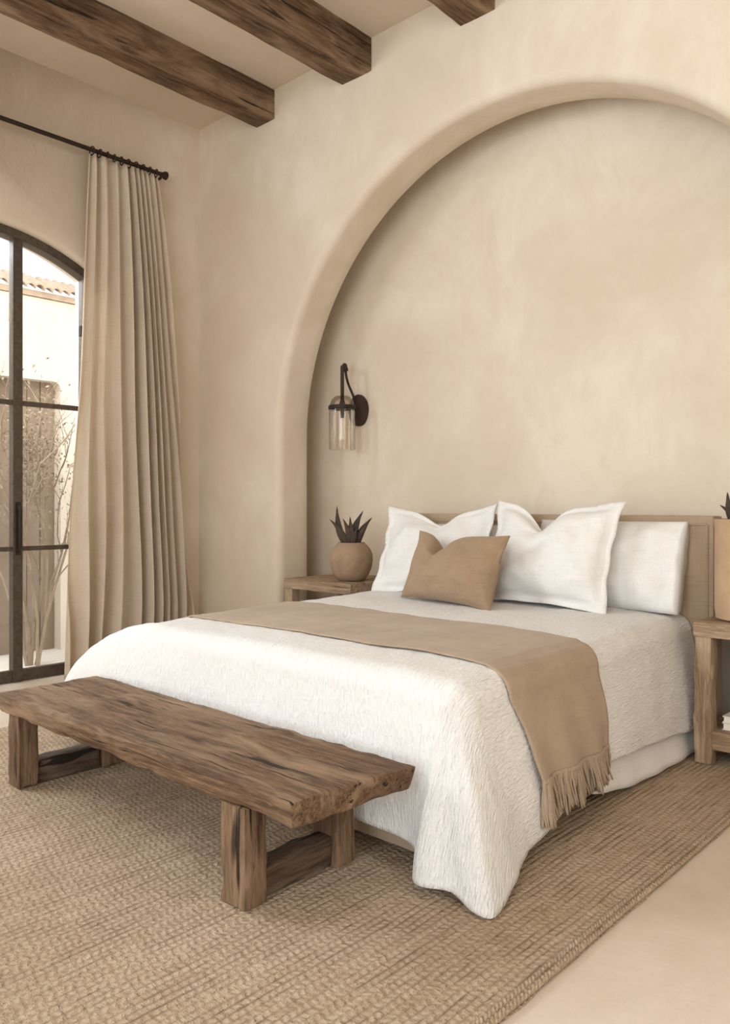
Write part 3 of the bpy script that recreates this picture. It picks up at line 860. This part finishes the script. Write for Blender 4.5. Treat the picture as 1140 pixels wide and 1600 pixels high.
bm = bmesh.new(); box(bm, lx-.011, lx+.011, ly-.006, ly+.006, 1.635, 1.847, .002); finish('strap', bm, M['leather'], sc)
bm = bmesh.new(); lathe(bm, [(.014,1.6351),(.017,1.6266),(.017,1.5928),(.012,1.5822),(.012,1.5292)], (lx, ly, 0), 20, capt=True); finish('lamp_holder', bm, M['iron'], sc)
bm = bmesh.new()
lathe(bm, [(.02,1.6690),(.045,1.6616),(.066,1.6383),(.077,1.6086),(.080,1.5875),(.080,1.4234),(.080,1.3440),(.077,1.3387)], (lx, ly, 0), 40, capb=False)
lathe(bm, [(.017,1.6658),(.043,1.6584),(.064,1.6362),(.0755,1.6076),(.0785,1.5875),(.0785,1.4234),(.0785,1.3440)], (lx, ly, 0), 40, capb=False)
finish('glass_shade', bm, M['lamp'], sc, angle=60)
bm = bmesh.new()
lathe(bm, [(.0805,1.6055),(.0845,1.6033),(.0845,1.5843),(.0805,1.5822),(.0805,1.6055)], (lx, ly, 0), 40, capb=False)
for an in (0, PI/2): 
    c, s = math.cos(an)*.081, math.sin(an)*.081; tube(bm, [(lx-c, ly-s, 1.594), (lx+c, ly+s, 1.594)], .005, 8)
finish('band', bm, M['iron'], sc, angle=50)
bm = bmesh.new(); lathe(bm, [(.009,1.5292),(.011,1.5187),(.011,1.4340),(.016,1.4234),(.018,1.4128),(.014,1.4001),(.002,1.3959)], (lx, ly, 0), 20); finish('bulb', bm, M['bulb'], sc, angle=50)

# ------------------------------------------------------------------ curtain and rod
CXP = -4.345
rod = thing('curtain_rod', 'thin black iron curtain rod with ball finial above the glazed door', 'curtain rod', (CXP, 2.0, 3.09))
bm = bmesh.new(); tube(bm, [(CXP, .55, 3.085), (CXP, 2.84, 3.085)], .0125, 12); finish('rod', bm, M['iron'], rod, angle=50)
bm = bmesh.new()
tube(bm, [(CXP, 2.82, 3.085), (CXP, 2.835, 3.085), (CXP, 2.84, 3.085), (CXP, 2.855, 3.085), (CXP, 2.868, 3.085)], [.014,.017,.024,.026,.008], 14); finish('finial', bm, M['iron'], rod)
for y in (2.815, .7):
    bm = bmesh.new(); tube(bm, [(XL, y, 3.06), (CXP, y, 3.06), (CXP, y, 3.085)], .008, 8); tube(bm, [(XL-.001, y, 3.06), (XL+.012, y, 3.06)], .03, 16); finish('bracket', bm, M['iron'], rod, angle=40)
cur = thing('curtain', 'floor-length cream linen curtain gathered beside the glazed door', 'curtain', (CXP, 2.6, 0))
def lerp(a, b, t): return a+(b-a)*t
bm = bmesh.new(); rows = []
NP, NZ = 330, 80
for j in range(NZ+1):
    w = j/NZ; z = lerp(3.058, .006, w)
    y0 = lerp(2.335, 2.19, w**1.1); y1 = lerp(2.785, 3.03, min(1, w*1.15)**.85)
    row = []
    for i in range(NP+1):
        t = i/NP
        ph = 2*PI*(9.5*t + .55*math.sin(t*7+1.0) + .16*noise.noise(Vector((t*5, w*2.2, 0)))*2)
        amp = lerp(.022, .062, w**.6)*(1+.70*noise.noise(Vector((t*4, w*1.4, 6))))
        s = math.sin(ph); s = math.copysign(abs(s)**.75, s)
        y = lerp(y0, y1, t) + .018*w**.5*math.cos(ph)*(.6+.6*noise.noise(Vector((t*6, w*2, 3)))) + .01*noise.noise(Vector((t*3, w*4, 9)))*w
        x = CXP + amp*s + .012*noise.noise(Vector((t*9, w*3, 2)))*w + .02*w + .028*math.exp(-((t-.075)/.05)**2)*w**.3

        row.append(bm.verts.new((x, y, z)))
    rows.append(row)
grid_faces(bm, rows); finish('drape', bm, M['curtain'], cur, sol=.003, angle=0)
for k in range(10):
    y = 2.35+k*.048; bm = bmesh.new(); pts = []
    for q in range(17): an = 2*PI*q/16; pts.append((CXP+.021*math.sin(an), y+.004*math.sin(an+k), 3.080+.024*math.cos(an)))
    tube(bm, pts, .0038, 6); finish('curtain_ring', bm, M['iron'], cur, angle=0)

# ------------------------------------------------------------------ light
W = bpy.data.worlds.new('sky'); SC.world = W; W.use_nodes = True
nt = W.node_tree; nt.nodes.clear()
out = nt.nodes.new('ShaderNodeOutputWorld'); bg = nt.nodes.new('ShaderNodeBackground')
bg.inputs[0].default_value = (.93, .96, 1.0, 1); bg.inputs[1].default_value = 1.7
nt.links.new(bg.outputs[0], out.inputs[0])
def area(name, loc, rot, sx, sy, power, col):
    l = bpy.data.lights.new(name, 'AREA'); l.shape = 'RECTANGLE'; l.size = sx*K; l.size_y = sy*K; l.energy = power; l.color = col
    o = bpy.data.objects.new(name, l); COL.objects.link(o); o.location = Vector(loc)*K; o.rotation_euler = rot; return o
# daylight through the window in the left wall, through the one behind the viewer, and through the door
area('window_daylight', (XL-.20, (WY0+WY1)/2+.1, 2.3), (0, rad(-78), 0), 1.8, WY1-WY0-.2, 200, (.87, .95, 1))
area('door_daylight', (XL-.75, DY-.25, 3.05), (0, rad(-58), rad(18)), .5, 1.3, 225, (.84, .93, 1))
area('rear_window_daylight', ((FX0+FX1)/2, YF-.2, (FZ0+FZ1)/2), (rad(90), 0, 0), FX1-FX0, FZ1-FZ0, 180, (.90, .96, 1))
area('side_fill', (XR+.12, .6, 1.7), (0, rad(90), 0), 2.2, 1.4, 38, (1, .97, .92))  # added fill, brightens the quilt side and left arch reveal; its window is made up
s = bpy.data.lights.new('sun', 'SUN'); s.energy = 1.6; s.angle = rad(2); s.color = (1, .93, .82)
so = bpy.data.objects.new('sun', s); COL.objects.link(so); so.rotation_euler = Vector((.62, -.25, 1)).to_track_quat('Z', 'Y').to_euler()

# ------------------------------------------------------------------ camera
cam = bpy.data.cameras.new('camera'); co = bpy.data.objects.new('camera', cam); COL.objects.link(co)
cam.sensor_fit = 'HORIZONTAL'; cam.sensor_width = 36; cam.lens = 36*1246/1140
cam.shift_y = -10/1140; cam.clip_start = .02
co.location = (0, 0, K); co.rotation_euler = (rad(90), 0, math.atan2(1150, 1246))
SC.camera = co
vs = SC.view_settings
SC.display_settings.display_device = 'sRGB'
vs.view_transform = 'Standard'; vs.look = 'None'; vs.exposure = -.02; vs.gamma = 1; vs.use_curve_mapping = False
SC.cycles.max_bounces = 10; SC.cycles.diffuse_bounces = 6; SC.cycles.transparent_max_bounces = 12
for o in list(bpy.data.objects):
    if 'o' in o: del o['o']
